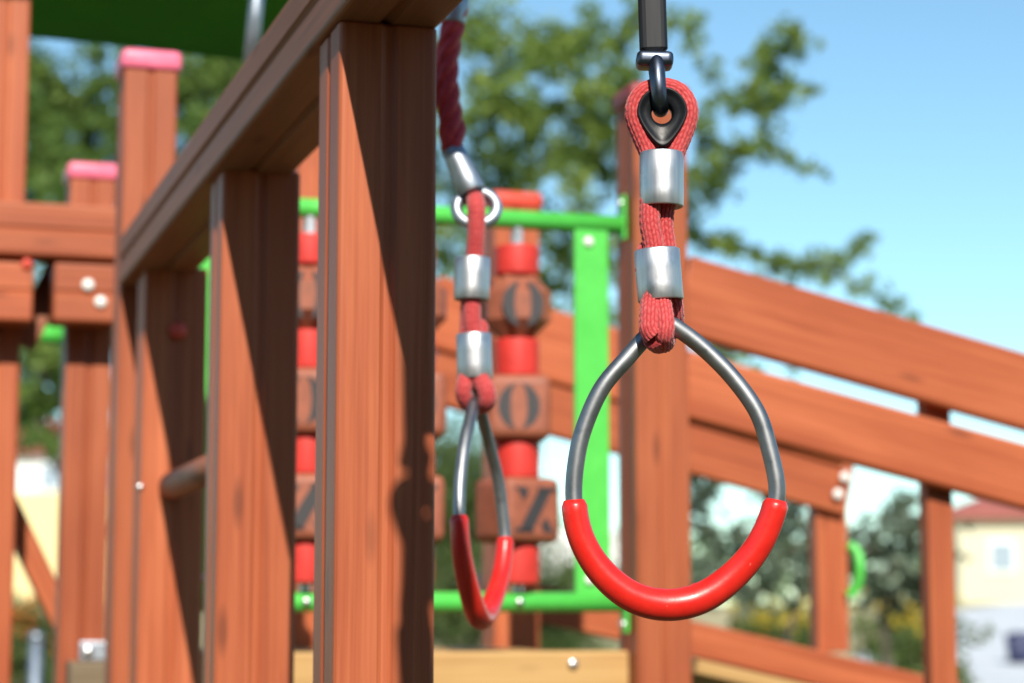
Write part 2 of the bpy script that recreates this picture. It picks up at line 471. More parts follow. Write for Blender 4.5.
beam('shade_arm_riser', ab(A0 + .047, 1.925, zt + .001), ab(A0 + .047, 1.925, zt + .051), .085, .085, M['stain'], ladder, up=VV)  # unseen block added only to carry the shading arm
beam('shade_arm', ab(A0 + .006, 1.925, zt + .112), ab(A0 + .28, 1.925, zt + .112), .09, .12, M['stain'], ladder, groove=G)  # unseen arm added so its shadow darkens the far ring's cable
beam('top_beam', ab(A0 + .045, 1.26, (zb+zt)/2), ab(A0 + .045 - .019, 3.245, (zb+zt)/2 - .008), .094, zt - zb, M['dark_stain'], ladder, groove=.005, gw=.006)
print('beam z', zbeam0 - H, zbeam1 - H, zb - H, zt - H, [p for p in posts])
# rung between third and second post
pr0 = atb(172, 486, posts[2][1] - .005)
rung = [pr0, pr0 - UU*(posts[2][1] - posts[1][1] - .09 - .0)]
tube('rung', rung, .0195, M['dark_stain'], ladder, 24)
bolt('bolt_cap', atb(178, 331, posts[2][1] - .001), -UU, .0125, M['redcap'], ladder, .008)
bolt('bolt', atb(140, 487, posts[2][1]) + Vector((0,0,0)), -UU, .005, M['bolt'], ladder, .004)

# a third ring hangs nearer the viewer, above the picture: its shadow falls on the first post
s_dir = VV*.2 + UU*1.33 + Vector((0, 0, -1))
off = atb(421, 510, posts[0][1]) - s_dir*.70 - ax(661.5, 115)
r3 = ring1.copy(); C.objects.link(r3); r3.location = ring1.location + off
r3['label'] = 'red-gripped steel ring hanging above the picture, its shadow on the nearest post'
for ch in list(ring1.children):
    c = ch.copy(); C.objects.link(c); c.parent = r3

# ------------------------------------------------------------------ play tower
BF = 3.25; BB = 4.05
tower = thing('play_tower', 'brown stained wooden play tower with pink post caps and dark green canopy', 'play tower', ab(.75, 3.6, 0))
def post_px(parent, xl, xr, b, ytop, cap=None, d=.09, ybot=None, mat=None):
    pl, pr = atb(xl, 615, b), atb(xr, 615, b); a = pl.dot(VV); w = pr.dot(VV) - a
    z1 = atb((xl+xr)/2, ytop, b).z
    z0 = 0 if ybot is None else atb((xl+xr)/2, ybot, b).z
    o = wpost(parent, a, b, z0, z1, w, d, mat=mat)
    if cap:
        me = rbox_mesh(w + .012, d + .012, .030, .010, 3)
        for v in me.vertices:
            if v.co.z > 0: v.co.z += .006*(1 - (v.co.x/(w*.6))**2)
        m = Matrix((VV, UU, Vector((0, 0, 1)))).transposed().to_4x4(); m.translation = ab(a + w/2, b + d/2, z1 + .010)
        link('post_cap', me, M[cap], o, m, True)
    return o, a, w, z1
tall, ta, tw, tz = post_px(tower, 112, 167, BF, 66, 'pink')
rp, ra, rw, rz = post_px(tower, 637.5, 692, BF, 100, 'darkcap')
sp, sa, sw, sz = post_px(tower, 59, 106, BB, 176, 'pink')
lp, la, lw, lz = post_px(tower, -36, 12.5, BB, -60)
post_px(tower, 292, 338, BB, 120, 'pink')
post_px(tower, 494, 540, BB, 205, 'redcap')
# side rails left of the tall post
def rail_px(name, parent, xl, xr, yt, yb, b, d, mat, groove=.0035, slope=0.0, r=.006):
    p0t, p0b = atb(xl, yt, b), atb(xl, yb, b)
    h = p0t.z - p0b.z
    p0 = (p0t + p0b)/2; pr = atb(xr, (yt+yb)/2, b); p1 = p0 + VV*((pr - p0).dot(VV)) + Vector((0, 0, slope))
    return beam(name, p0 + UU*d/2, p1 + UU*d/2, d, h, mat, parent, groove=groove, r=r)
BR = BB - .095
rail_px('rail', tower, -60, 122, 197, 251, BR, .09, M['stain'])
rail_px('rail', tower, -60, 33, 258, 318, BR, .09, M['stain'])
o = rail_px('rail', tower, 54, 118, 262, 321, BR, .09, M['stain'])
for x, y in ((88, 285), (100.5, 302)): bolt('bolt', atb(x, y, BR - .001), -UU, .011, M['white'], tower, .008)
bolt('bolt_cap', atb(27, 264, BR - .001), -UU, .010, M['redcap'], tower, .008)
beam('brace', atb(72, 240, BR + .16) , atb(22, 345, BR + .16), .05, .062, M['dark_stain'], tower, up=UU)  # shade behind the rails put into this brace by the darker wood
tube('green_rail', [atb(18, 333, BB + .35), atb(66, 335.5, BB + .35)], .0195, M['green'], tower, 18)
beam('brace', atb(4, 500, BB + .3), atb(78, 655, BB + .3), .045, .075, M['stain'], tower, up=UU)
br = link('post_anchor', rbox_mesh(.05, .02, .035, .003, 2), M['galv'], sp, rot_to(atb(93, 651, BB - .011), Vector((0, 0, 1)), VV), False)
bolt('bolt', atb(88, 651, BB - .021), -UU, .011, M['bolt'], sp, .010)
beam('step_block', atb(67, 685, BB - .07), atb(110, 685, BB - .07), .09, .085, M['greywood'], tower)
# natural wood floor edge and floor
fz = atb(500, 654, BF + .05).z
rail_px('floor_beam', tower, 178, 636, 653, 735, BF + .05, .06, M['natural'], groove=0)
bolt('bolt', atb(573, 664, BF + .049), -UU, .009, M['bolt'], tower, .006)
nb = 7
for k in range(nb):
    b0 = BF + .115 + k*.108
    beam('floor_board', ab(.44, b0 + .05, fz - .014), ab(1.17, b0 + .05, fz - .014), .10, .026, M['natural'], tower)
# canopy: dark green fabric roof, its sagging rear edge towards the trees
def canopy():
    bm = bmesh.new(); nu, nv = 28, 16; rows = []
    aL, aR = -1.2, 1.0
    for j in range(nv+1):
        row = []
        for i in range(nu+1):
            s, t = i/nu, j/nv
            a = aL + (aR - aL)*s
            b = 4.55 - 1.15*t
            zr = atb(130, 50, 4.55).z
            z = zr + .42*t - .010 + .046*s + .05*(4*(s-.45)**2)*(1-t)*-1 - .03*math.sin(math.pi*s)*t*(1-t)*4
            row.append((a, b, z))
        rows.append(row)
    def grid(dz): return [[bm.verts.new(ab(a, b, z + dz)) for a, b, z in row] for row in rows]
    top, bot = grid(.006), grid(0)
    for g in (top, bot):
        for j in range(nv):
            for i in range(nu): bm.faces.new((g[j][i], g[j][i+1], g[j+1][i+1], g[j+1][i]))
    rim = lambda g: g[0] + [r[-1] for r in g[1:]] + g[-1][-2::-1] + [r[0] for r in g[-2:0:-1]]
    a, b = rim(top), rim(bot)
    for i in range(len(a)):
        j = (i+1) % len(a); bm.faces.new((a[i], a[j], b[j], b[i]))
    link('canopy', mesh_from(bm), M['canopy'], tower, None, True)
canopy()
pp = [atb(249, 80, 3.37), atb(263, -70, 3.37)]
tube('canopy_pole', pp, .012, M['galv'], tower, 14)

# ------------------------------------------------------------------ noughts and crosses panel
BP = BF + .045
panel = thing('tic_tac_toe_panel', 'bright green tube frame with brown letter blocks and red spacers on three spindles', 'play panel', ab(.8, BP, fz))
zt_bar = atb(500, 218.8, BP).z; zb_bar = atb(500, 602, BP).z
aL, aR = ta + tw + .004, ra - .003
rb = .0158
tube('frame_tube', [ab(aL, BP, zt_bar), ab(aR, BP, zt_bar)], rb, M['green'], panel, 20)
tube('frame_tube', [ab(aL, BP, zb_bar), ab(aR, BP, zb_bar)], rb, M['green'], panel, 20)
mt = Matrix((VV, UU, Vector((0, 0, 1)))).transposed().to_4x4()
def at_m(p): m = mt.copy(); m.translation = p; return m
for z in (zt_bar, zb_bar):
    s = 1 if z > 1.6 else -1
    for a in (aL + .003, aR - .003):
        fl = link('flange', rbox_mesh(.006, .030, .075, .002, 2), M['green'], panel, at_m(ab(a, BP, z + s*.012)))
        bolt('bolt', ab(a + (.003 if a < 1 else -.003), BP - .002, z + s*.036), VV if a < 1 else -VV, .008, M['bolt'], fl, .006)
for x0, x1 in ((573.5, 607.5), (196, 229)):
    p0, p1 = atb(x0, 410, BP), atb(x1, 410, BP); w = (p1 - p0).dot(VV); a = (p0 + p1).dot(VV)/2
    up = link('upright', rbox_mesh(w, .012, zt_bar - zb_bar, .003, 2), M['green'], panel, at_m(ab(a, BP - .004, (zt_bar + zb_bar)/2)))
    for z in (atb(588, 243, BP).z, atb(593, 580, BP).z):
        bolt('bolt', ab(a - .006, BP - .010, z), -UU, .0085, M['white'], up, .007)

def letter_mesh(ch, s):
    bm = bmesh.new(); t = .0012
    def poly(pts):
        a = [bm.verts.new((x*s, -t, z*s)) for x, z in pts]; b = [bm.verts.new((x*s, t, z*s)) for x, z in pts]
        bm.faces.new(a); bm.faces.new(b[::-1])
        for i in range(len(a)):
            j = (i+1) % len(a); bm.faces.new((a[i], a[j], b[j], b[i]))
    if ch == 'O':
        for sg in (-1, 1):
            n = 14; o, inn = [], []
            for k in range(n+1):
                t1 = R(-83 + 166*k/n); o.append((sg*(.36*math.cos(t1)), .47*math.sin(t1)))
                t2 = R(-78 + 156*k/n); inn.append((sg*(.045 + .10*math.cos(t2)), .44*math.sin(t2)))
            # quads so that the crescent stays clean
            for k in range(n): poly([o[k], o[k+1], inn[k+1], inn[k]])
    else:
        poly([(.10, .44), (.36, .44), (-.06, -.44), (-.33, -.44)])            # thick stroke
        poly([(.06, .455), (.44, .455), (.42, .37), (.08, .37)]); poly([(-.42, -.455), (-.02, -.455), (-.04, -.37), (-.40, -.37)])
        poly([(-.42, .45), (-.16, .45), (-.13, .34), (-.24, .16), (-.32, .37)])
        poly([(.42, -.45), (.18, -.45), (.13, -.30), (.24, -.14), (.33, -.37)])
    bmesh.ops.remove_doubles(bm, verts=bm.verts, dist=1e-7)
    return mesh_from(bm)
BS = .104
def block_mesh(ch): 
    return rbox_mesh(BS, BS, BS, .029 if ch == 'O1' else .016, 1 if ch == 'O1' else 3)
cols = (307, 412, 517)
rows_y = (308, 409, 511)
layout = [['O', 'O', 'O'], ['O', 'O', 'O'], ['X', 'X', 'X']]
spins = [[-12, -22, -6], [-18, -10, -13], [-10, -14, 16]]
lm = {c: letter_mesh(c, BS*.76) for c in 'OX'}
for q in lm.values():
    for v in q.vertices: v.co.x *= 1.18
for ci, cx in enumerate(cols):
    a = atb(cx, 410, BP).dot(VV)
    tube('spindle', [ab(a, BP, zb_bar), ab(a, BP, zt_bar)], .007, M['galv'], panel, 12)
    zs = [atb(cx if ci == 2 else 517, y, BP).z for y in rows_y]
    for ri in range(3):
        m = at_m(ab(a, BP, zs[ri])) @ Matrix.Rotation(R(spins[ri][ci]), 4, 'Z')
        me = block_mesh('O1' if ri == 0 else 'O')
        bk = link('letter_block', me, M['block'], panel, m)
        for f in me.polygons: f.use_smooth = ri != 0 and f.area < .0015
        for k in range(4):
            ch = layout[ri][ci] if k == 0 else ('X' if layout[ri][ci] == 'O' else 'O') if k % 2 else layout[ri][ci]
            if k == 3 or k == 2: continue
            mm = m @ Matrix.Rotation(R(90*k), 4, 'Z') @ Matrix.Translation((0, -BS/2 - .0002, 0))
            if k == 1: continue
            o = link('letter', lm[ch].copy(), M['letter'], bk, mm)
    edges = [zt_bar - .045] + [v for z in zs for v in (z + BS/2, z - BS/2)] + [zb_bar + .028]
    for k in range(4):
        z1, z0 = edges[2*k], edges[2*k+1]
        Ls = z1 - z0; rs = .036
        link('spacer', lathe_mesh([(.008, 0), (rs-.004, 0), (rs-.0025, .0002), (rs-.0002, .0025), (rs, .004), (rs, Ls-.004), (rs-.0002, Ls-.0025), (rs-.0025, Ls-.0002), (rs-.004, Ls), (.008, Ls), (.008, 0)], 28), M['red'], panel, at_m(ab(a, BP, z0)), True)
    for z0, z1 in ((zt_bar - .045, zt_bar - .012), (zb_bar - .012, zb_bar + .028)):
        link('spindle_nut', lathe_mesh([(.001, 0), (.0095, 0), (.0095, z1-z0), (.001, z1-z0)], 6), M['bolt'], panel, at_m(ab(a, BP - .0, z0)))
    for z in (zt_bar, zb_bar): bolt('bolt', ab(a, BP - rb, z), -UU, .007, M['bolt'], panel, .005) if z == zb_bar else None

# ------------------------------------------------------------------ ramp to the right
ramp_t = thing('climbing_ramp', 'brown stained wooden ramp with wide sloping side boards running down to the right', 'ramp', ab(1.8, 3.7, 0))
def board_px(name, parent, b, d, L_, R_, mat, groove=0.0, r=.006):
    (x0, t0, b0), (x1, t1, b1) = L_, R_
    p0 = (atb(x0, t0, b) + atb(x0, b0, b))/2; p1 = (atb(x1, t1, b) + atb(x1, b1, b))/2
    dirv = (p1 - p0).normalized()
    h0 = (atb(x0, t0, b).z - atb(x0, b0, b).z); h1 = (atb(x1, t1, b).z - atb(x1, b1, b).z)
    h = (h0 + h1)/2*math.sqrt(1 - dirv.z**2)
    return beam(name, p0 + UU*d/2, p1 + UU*d/2, d, h, mat, parent, groove=groove, r=r)
ext = lambda x, y0, s: y0 + s*(x - 690)
board_px('side_board', ramp_t, BF + .02, .034, (684, 252, 334), (1150, 389, 464), M['stain'], r=.008)
board_px('side_board', ramp_t, BF + .02, .034, (684, 347.5, 419), (1150, 479, 541), M['stain'], r=.008)
BQ = 4.25
for y0, y1 in ((273, 347), (346, 403)):
    s = .290
    board_px('side_board', ramp_t, BQ + (.0 if y0 < 300 else .012), .034, (432, y0, y1), (850, y0 + s*418 + (2 if y0 < 300 else -3), y1 + s*418 - (0 if y0 < 300 else 8)), M['stain'], r=.008)
for x, y in ((838, 494), (845, 477)): bolt('bolt', atb(x, y, BQ - .001), -UU, .011, M['white'], ramp_t, .006)
board_px('stringer', ramp_t, BQ, .04, (480, 570, 609), (960, 684, 718), M['stain'], r=.006)
def batten(xl, xr, yt, yb, b, d):
    pl, pr = atb(xl, 560, b), atb(xr, 560, b); a = pl.dot(VV); w = pr.dot(VV) - a
    zt_, zb_ = atb(xl, yt, b).z, (0 if yb is None else atb(xl, yb, b).z)
    return beam('baluster', ab(a + w/2, b + d/2, zb_), ab(a + w/2, b + d/2, zt_), d, w, M['stain'], ramp_t, up=VV, r=.004)
batten(929, 955, 385, None, BF + .056, .034)
batten(817, 848, 480, 652, BQ + .036, .045)
# ramp deck between the stringers
dk0, dk1 = atb(545, 657, BQ), atb(960, 752, BQ)
for k in range(6):
    off = -UU*(.02 + k*.14)
    beam('deck_board', dk0 + off - UU*.068, dk1 + off - UU*.068, .132, .025, M['natural'], ramp_t)
# green moulded hand hold
hp = [atb(849, 545, BQ + .03), atb(857, 552, BQ + .02), atb(860, 568, BQ + .01), atb(857, 586, BQ + .02), atb(849, 596, BQ + .03)]
tube('hand_hold', smooth_path(hp, .004), .011, M['green'], ramp_t, 14)

# ------------------------------------------------------------------ setting
def gz(x, y):
    d = math.hypot(x, y); t = max(0, min(1, (d - 14)/50)); t = t*t*(3-2*t)
    return 1.75*t + .10*mnoise.noise(Vector((x*.06, y*.06, 0)))*t
def ground():
    bm = bmesh.new(); rads = [0] + [1.5*1.16**k for k in range(52)]; seg = 96; rings = []
    for r in rads[1:]:
        rings.append([bm.verts.new((r*math.cos(2*math.pi*k/seg), r*math.sin(2*math.pi*k/seg), gz(r*math.cos(2*math.pi*k/seg), r*math.sin(2*math.pi*k/seg)))) for k in range(seg)])
    c = bm.verts.new((0, 0, 0))
    for k in range(seg): bm.faces.new((c, rings[0][k], rings[0][(k+1) % seg]))
    for a, b in zip(rings, rings[1:]):
        for k in range(seg):
            j = (k+1) % seg; bm.faces.new((a[k], b[k], b[j], a[j]))
    m, n, p = nt('sandy_dry_grass')
    f = noise(n, coords(n, (.35,)*3, False), 1, 6, .6); g = noise(n, coords(n, (9, 9, 9), False), 1, 5, .7)
    c1 = ramp(n, f, [(.35, (.42, .34, .18)), (.5, (.36, .31, .15)), (.66, (.17, .19, .06))])
    n.links.new(mixc(n, mathn(n, 'MULTIPLY', g, .5), c1, (.50, .43, .28)), p.inputs['Base Color'])
    p.inputs['Roughness'].default_value = .95; bump(n, p, g, .6, .05)
    ge = n.nodes.new('ShaderNodeTexCoord'); ln = n.nodes.new('ShaderNodeVectorMath'); ln.operation = 'LENGTH'
    n.links.new(ge.outputs['Object'], ln.inputs[0])
    far = mathn(n, 'ADD', mathn(n, 'DIVIDE', ln.outputs['Value'], 40), mathn(n, 'MULTIPLY', f, .3))
    low_bounce = ramp(n, g, [(.3, (.035, .045, .015)), (.7, (.075, .085, .03))])  # unseen near ground kept dark to cut bounce into shaded faces
    fr = ramp(n, far, [(.50, (0, 0, 0)), (.62, (1, 1, 1))])
    n.links.new(mixc(n, fr, low_bounce, mixc(n, mathn(n, 'MULTIPLY', g, .5), c1, (.50, .43, .28))), p.inputs['Base Color'])
    o = link('ground', mesh_from(bm), m, None, None, True); o['kind'] = 'structure'
ground()
def strip(name, pts, w, mat, lift=.03):
    bm = bmesh.new(); P = smooth_path([Vector((x, y, 0)) for x, y in pts], 2.0); rows = []
    for i, q in enumerate(P):
        t = (P[min(i+1, len(P)-1)] - P[max(i-1, 0)]).normalized(); s = Vector((t.y, -t.x, 0))
        row = []
        for k in range(9):
            v = q + s*w*(k/8 - .5); row.append(bm.verts.new((v.x, v.y, gz(v.x, v.y) + lift)))
        rows.append(row)
    for a, b in zip(rows, rows[1:]):
        for k in range(8): bm.faces.new((a[k], a[k+1], b[k+1], b[k]))
    o = link(name, mesh_from(bm), mat, None, None, True); o['kind'] = 'structure'
m, n, p = nt('pale_pavement')
f = noise(n, coords(n, (1.2,)*3, False), 1, 6, .6)
n.links.new(ramp(n, f, [(.3, (.50, .52, .54)), (.7, (.62, .64, .66))]), p.inputs['Base Color']); p.inputs['Roughness'].default_value = .9
strip('pavement', [(11, 24), (14.1, 36), (18.8, 50), (26.5, 63), (46, 78)], 16, m)

def leaves_mat(name, cols, trans=.35):
    m, n, p = nt(name)
    at = n.nodes.new('ShaderNodeAttribute'); at.attribute_name = 'tone'
    col = ramp(n, at.outputs['Fac'], [(i/(len(cols)-1), c) for i, c in enumerate(cols)])
    n.links.new(col, p.inputs['Base Color']); p.inputs['Roughness'].default_value = .6
    tr = n.nodes.new('ShaderNodeBsdfTranslucent'); n.links.new(col, tr.inputs['Color'])
    mx = n.nodes.new('ShaderNodeMixShader'); mx.inputs[0].default_value = trans
    out = n.nodes['Material Output']
    n.links.new(p.outputs[0], mx.inputs[1]); n.links.new(tr.outputs[0], mx.inputs[2]); n.links.new(mx.outputs[0], out.inputs['Surface'])
    return m
M['leaf'] = leaves_mat('broad_leaves', [(.075, .145, .024), (.16, .25, .04), (.30, .37, .07)], .4)
M['leaf2'] = leaves_mat('dense_leaves', [(.06, .13, .022), (.11, .19, .03), (.20, .27, .05)], .35)
M['needle'] = leaves_mat('grey_green_needles', [(.018, .036, .018), (.07, .105, .06), (.20, .24, .16)], .15)
M['shrub'] = leaves_mat('shrub_leaves', [(.04, .085, .02), (.09, .14, .03), (.16, .2, .06)], .3)
M['yellow'] = leaves_mat('yellow_petals', [(.62, .42, .02), (.7, .5, .03), (.75, .6, .1)], .3)
M['orange'] = leaves_mat('orange_petals', [(.62, .16, .02), (.7, .2, .03), (.75, .3, .05)], .3)
m, n, p = nt('bark'); M['bark'] = m
f = noise(n, coords(n, (9, 9, 2)), 1, 6, .7)
n.links.new(ramp(n, f, [(.3, (.05, .038, .028)), (.7, (.14, .11, .085))]), p.inputs['Base Color']); p.inputs['Roughness'].default_value = .9; bump(n, p, f, .8, .02)

def leaf_cloud(clusters, size, rnd, per):
    """clusters: (centre, radius, density). many leaf quads, thinner towards the edge, each folded along its rib"""
    bm = bmesh.new(); lay = bm.verts.layers.float.new('tone')
    for c, r, dens in clusters:
        n = int(per*25*dens*r*r/(size*size))
        sub = [(c + Vector((rnd.gauss(0, 1), rnd.gauss(0, 1), rnd.gauss(0, .8)))*r*.55, r*rnd.uniform(.25, .5), rnd.gauss(0, .17)) for _ in range(max(6, int(8 + r*22)))]
        for _ in range(n):
            sc_, sr, st = rnd.choice(sub)
            d = Vector((rnd.gauss(0, 1), rnd.gauss(0, 1), rnd.gauss(0, 1))).normalized()*sr*rnd.random()**.4
            q = sc_ + d
            nrm = (Vector((rnd.gauss(0, .8), rnd.gauss(0, .8), rnd.gauss(.25, .6))) + d.normalized()*.6).normalized()
            tx = nrm.cross(Vector((rnd.gauss(0, 1), rnd.gauss(0, 1), rnd.gauss(0, 1)))).normalized(); ty = nrm.cross(tx)
            s = size*rnd.uniform(.6, 1.3)
            tone = min(1, max(0, rnd.gauss(.5, .18) + st))
            a = bm.verts.new(q - tx*s*.5); b = bm.verts.new(q + ty*s*.28 + nrm*s*.08); cc = bm.verts.new(q + tx*s*.5); e = bm.verts.new(q - ty*s*.28 + nrm*s*.08)
            for v in (a, b, cc, e): v[lay] = tone
            bm.faces.new((a, b, cc)); bm.faces.new((a, cc, e))
    me = bpy.data.meshes.new('leaves'); bm.to_mesh(me); bm.free(); return me
def limbs_mesh(segs):
    bm = bmesh.new()
    for path, r0, r1 in segs:
        P = smooth_path(path, .25); k = len(P)
        me = tube_mesh(P, [r0 + (r1 - r0)*i/(k-1) for i in range(k)], 8)
        bm.from_mesh(me); bpy.data.meshes.remove(me)
    me = bpy.data.meshes.new('limbs'); bm.to_mesh(me); bm.free(); return me
def tree_px(name, label, cat, base, Y, cl, leafmat, seed, size=.095, per=1.3, spread=1.0, group=None, fork=3.0, trunk=.17):
    rnd = random.Random(seed); bx, by = base
    z0 = gz(bx, by); t = thing(name, label, cat, (bx, by, z0), group)
    clusters = []; segs = []
    top = Vector((bx, by, z0 + fork))
    segs.append(([Vector((bx, by, z0 - .1)), Vector((bx + .06, by, z0 + fork*.5)), top], trunk, trunk*.6))
    for x, y, r, d in cl:
        yy = Y + rnd.uniform(-1, 1)*spread
        clusters.append((atY(x, y, yy), r*1.22*yy/2150, d))
    # limbs: every clump hangs on the nearest one already carried
    extra = []; done = [(top, trunk*.5)]; left_ = [c for c, _, _ in clusters]
    while left_:
        best = min(((p - q).length*(1 + .25*max(0, p.z - q.z)) + .10*(p - top).length, qi, pi) for qi, p in enumerate(left_) for pi, (q, _) in [(pi, dn) for pi, dn in enumerate(done)] for p, q in [(p, q)])
        _, qi, pi = best; c = left_.pop(qi); q, rq = done[pi]
        r1 = max(.008, rq*.72)
        mid = (q + c)/2 + Vector((rnd.uniform(-.12, .12), rnd.uniform(-.12, .12), rnd.uniform(0, .12)))
        segs.append(([q, mid, c], min(rq, trunk*.5)*.8, r1*.6)); done.append((c, r1))
        if pi and (c - q).length < 1.0:
            rs = min(.16, (c - q).length*.3)
            extra += [(q.lerp(mid, .6), rs, .8), (mid.lerp(c, .4), rs, .8)]
    link('crown', leaf_cloud(clusters + extra, size, rnd, per), leafmat, t)
    link('trunk', limbs_mesh(segs), M['bark'], t, None, True)
    return t
YT = 22
main = [(455, 30, 40, 1), (500, 45, 34, .8), (545, 55, 34, .8), (575, 30, 30, .7), (610, 60, 26, .8), (625, 25, 24, .8), (500, 100, 32, .9), (545, 110, 30, .8), (590, 95, 30, .8), (470, 120, 34, 1),
        (520, 150, 36, .9), (570, 150, 34, .9), (605, 140, 26, .9), (475, 185, 32, .9), (525, 200, 30, .8), (575, 195, 26, .7), (605, 185, 20, .7), (560, 235, 26, .8), (450, 240, 36, 1), (560, 275, 26, .8), (600, 260, 26, .8), (620, 100, 30, 1),
        (420, 80, 40, .8), (400, 180, 40, .8), (350, 100, 40, .8), (690, 30, 14, .5), (676, 20, 16, .5),
        (785, 30, 9, 1), (801, 45, 12, 1), (775, 50, 14, 1), (762, 68, 15, 1.1), (775, 86, 12, 1.1), (747, 84, 14, 1.2), (782, 104, 10, .8), (757, 100, 12, 1), (720, 97, 10, .8), (736, 108, 9, .8), (820, 88, 5, .6),
        (700, 125, 16, .8), (703, 160, 18, .9), (690, 178, 18, .8), (725, 165, 13, .8), (720, 190, 12, .8), (745, 150, 10, .7), (768, 152, 10, .8), (795, 163, 8, .9), (822, 171, 6, .9), (690, 210, 12, .6),
        (690, 236, 10, .8), (712, 243, 10, .9), (733, 252, 9, .9), (752, 256, 8, .8), (772, 268, 7, .8), (793, 267, 8, .9), (815, 263, 9, 1), (838, 260, 9, 1), (859, 252, 10, 1.1), (868, 238, 8, 1), (842, 273, 5, .8), (880, 299, 6, 1), (918, 318, 5, 1),
        (700, 300, 26, .9), (740, 320, 26, .9), (790, 345, 24, .9), (720, 360, 26, .8), (640, 330, 30, .9), (560, 340, 34, .9), (500, 290, 36, .9), (480, 350, 36, .9), (440, 310, 34, .9)]
tree_px('broadleaf_tree', 'loose yellow-green broadleaf tree with long thin branches against the blue sky', 'tree', (1.2, 22), YT, main, M['leaf'], 3, fork=2.2)
left = [(40, 70, 34, 1.1), (75, 100, 36, 1.1), (105, 75, 30, 1), (60, 140, 40, 1.2), (100, 150, 40, 1.2), (35, 175, 34, 1.2), (85, 190, 34, 1.2), (205, 85, 34, 1.2), (235, 75, 28, 1.2), (195, 130, 30, 1), (200, 165, 30, 1), (230, 130, 30, 1),
        (160, 90, 40, 1), (0, 120, 40, 1), (60, 240, 50, 1), (110, 250, 50, 1), (210, 210, 36, 1), (45, 380, 34, 1.2), (30, 350, 24, 1), (70, 400, 34, 1.1), (20, 410, 30, 1), (60, 320, 40, 1.2), (120, 330, 40, 1), (40, 440, 26, .7), (250, 60, 40, .9), (300, 60, 50, .9)]
tree_px('broadleaf_tree', 'dense dark green tree seen under the canopy behind the pink capped posts', 'tree', (-4.6, 25.5), 25, left, M['leaf2'], 5, per=1.9, spread=1.3, fork=2.0)

def conifer(px, Y, ytop, wpx, seed, label):
    rnd = random.Random(seed); x = (px - 512)/2150*Y; z0 = gz(x, Y); ht = atY(px, ytop, Y).z - z0; w = wpx/2150*Y/2
    t = thing('conifer', label, 'conifer', (x, Y, z0))
    cl = []; segs = [([Vector((x, Y, z0)), Vector((x, Y, z0 + ht*.5)), Vector((x, Y, z0 + ht*.97))], .09, .01)]
    k = 17
    for i in range(k):
        f = (i + .5)/k; zz = z0 + ht*(.1 + .88*f); rad = w*(1 - f)**.8 + .06
        for j in range(4):
            an = rnd.random()*6.28; c = Vector((x + math.cos(an)*rad*.7, Y + math.sin(an)*rad*.7, zz - .1*rad)); cl.append((c, .15 + rad*.24, 1.1))
            segs.append(([Vector((x, Y, zz)), (Vector((x, Y, zz)) + c)/2, c], .02, .006))
    link('crown', leaf_cloud(cl, .09, rnd, .42), M['needle'], t); link('trunk', limbs_mesh(segs), M['bark'], t, None, True)
conifer(655, 50, 470, 80, 5, 'dark conifer glimpsed left of the tall ramp post')
tl = [(700, 478, 14, 1), (722, 472, 10, .8), (700, 512, 18, 1), (715, 545, 22, 1), (745, 545, 24, 1), (776, 522, 22, 1), (770, 492, 13, .9), (798, 498, 18, 1), (802, 545, 25, 1), (770, 575, 25, 1), (735, 582, 24, 1), (705, 580, 22, 1), (806, 585, 20, 1), (752, 600, 16, .9), (660, 540, 30, 1)]
tr = [(866, 528, 15, 1), (888, 514, 17, 1), (910, 532, 21, 1), (880, 556, 25, 1), (906, 572, 22, 1), (864, 590, 18, 1), (890, 598, 20, 1), (916, 506, 11, .9), (848, 562, 16, 1), (926, 590, 15, 1), (940, 545, 18, 1)]
tree_px('small_tree', 'dark grey green broad tree framed inside the near ring under the boards', 'tree', (2.2, 17.5), 17.5, tl, M['needle'], 21, size=.10, per=1.0, spread=.6, fork=.9, trunk=.09)
tree_px('small_tree', 'dark grey green broad tree between the two thin ramp uprights', 'tree', (3.3, 19), 19, tr, M['needle'], 22, size=.10, per=1.0, spread=.6, fork=1.0, trunk=.09)
def shrub(name, px, Y, ytop, wpx, seed, label, mat, flower=None, group=None, cat='shrub'):
    rnd = random.Random(seed); x = (px - 512)/2150*Y; z0 = gz(x, Y); ht = atY(px, ytop, Y).z - z0; w = wpx/2150*Y/2
    t = thing(name, label, cat, (x, Y, z0), group)
    cl = [(Vector((x + rnd.uniform(-.7, .7)*w, Y + rnd.uniform(-.6, .6)*w, z0 + ht*rnd.uniform(.2, .8))), max(.12, ht*.3), .9) for _ in range(9)]
    segs = [([Vector((x, Y, z0)), (Vector((x, Y, z0)) + c)/2 + Vector((.03, 0, 0)), c], .02, .006) for c, _, _ in cl]
    link('foliage', leaf_cloud(cl, .08, rnd, .9), mat, t); link('stem', limbs_mesh(segs), M['bark'], t, None, True)
    if flower:
        fl = [(Vector((c.x, c.y - .1, z0 + ht*.85)), r*.8, .5) for c, r, _ in cl[:6]]
        fo = link('flowers', leaf_cloud(fl, .09, rnd, .28), M[flower], t); fo['kind'] = 'stuff'
shrub('flowering_shrub', 764, 30, 603, 40, 11, 'low yellow flowering bush left of the shaded ramp upright', M['shrub'], 'yellow', 'yellow flowering bushes')
shrub('flowering_shrub', 799, 30, 606, 26, 12, 'small yellow flowering bush close to the shaded ramp upright', M['shrub'], 'yellow', 'yellow flowering bushes')
shrub('flowering_shrub', 912, 24, 592, 34, 13, 'yellow flowering bush left of the tall thin ramp upright', M['shrub'], 'yellow', 'yellow flowering bushes')
pass
shrub('flowering_shrub', 18, 26, 600, 50, 15, 'orange flowering bush at the far lower left', M['shrub'], 'orange')
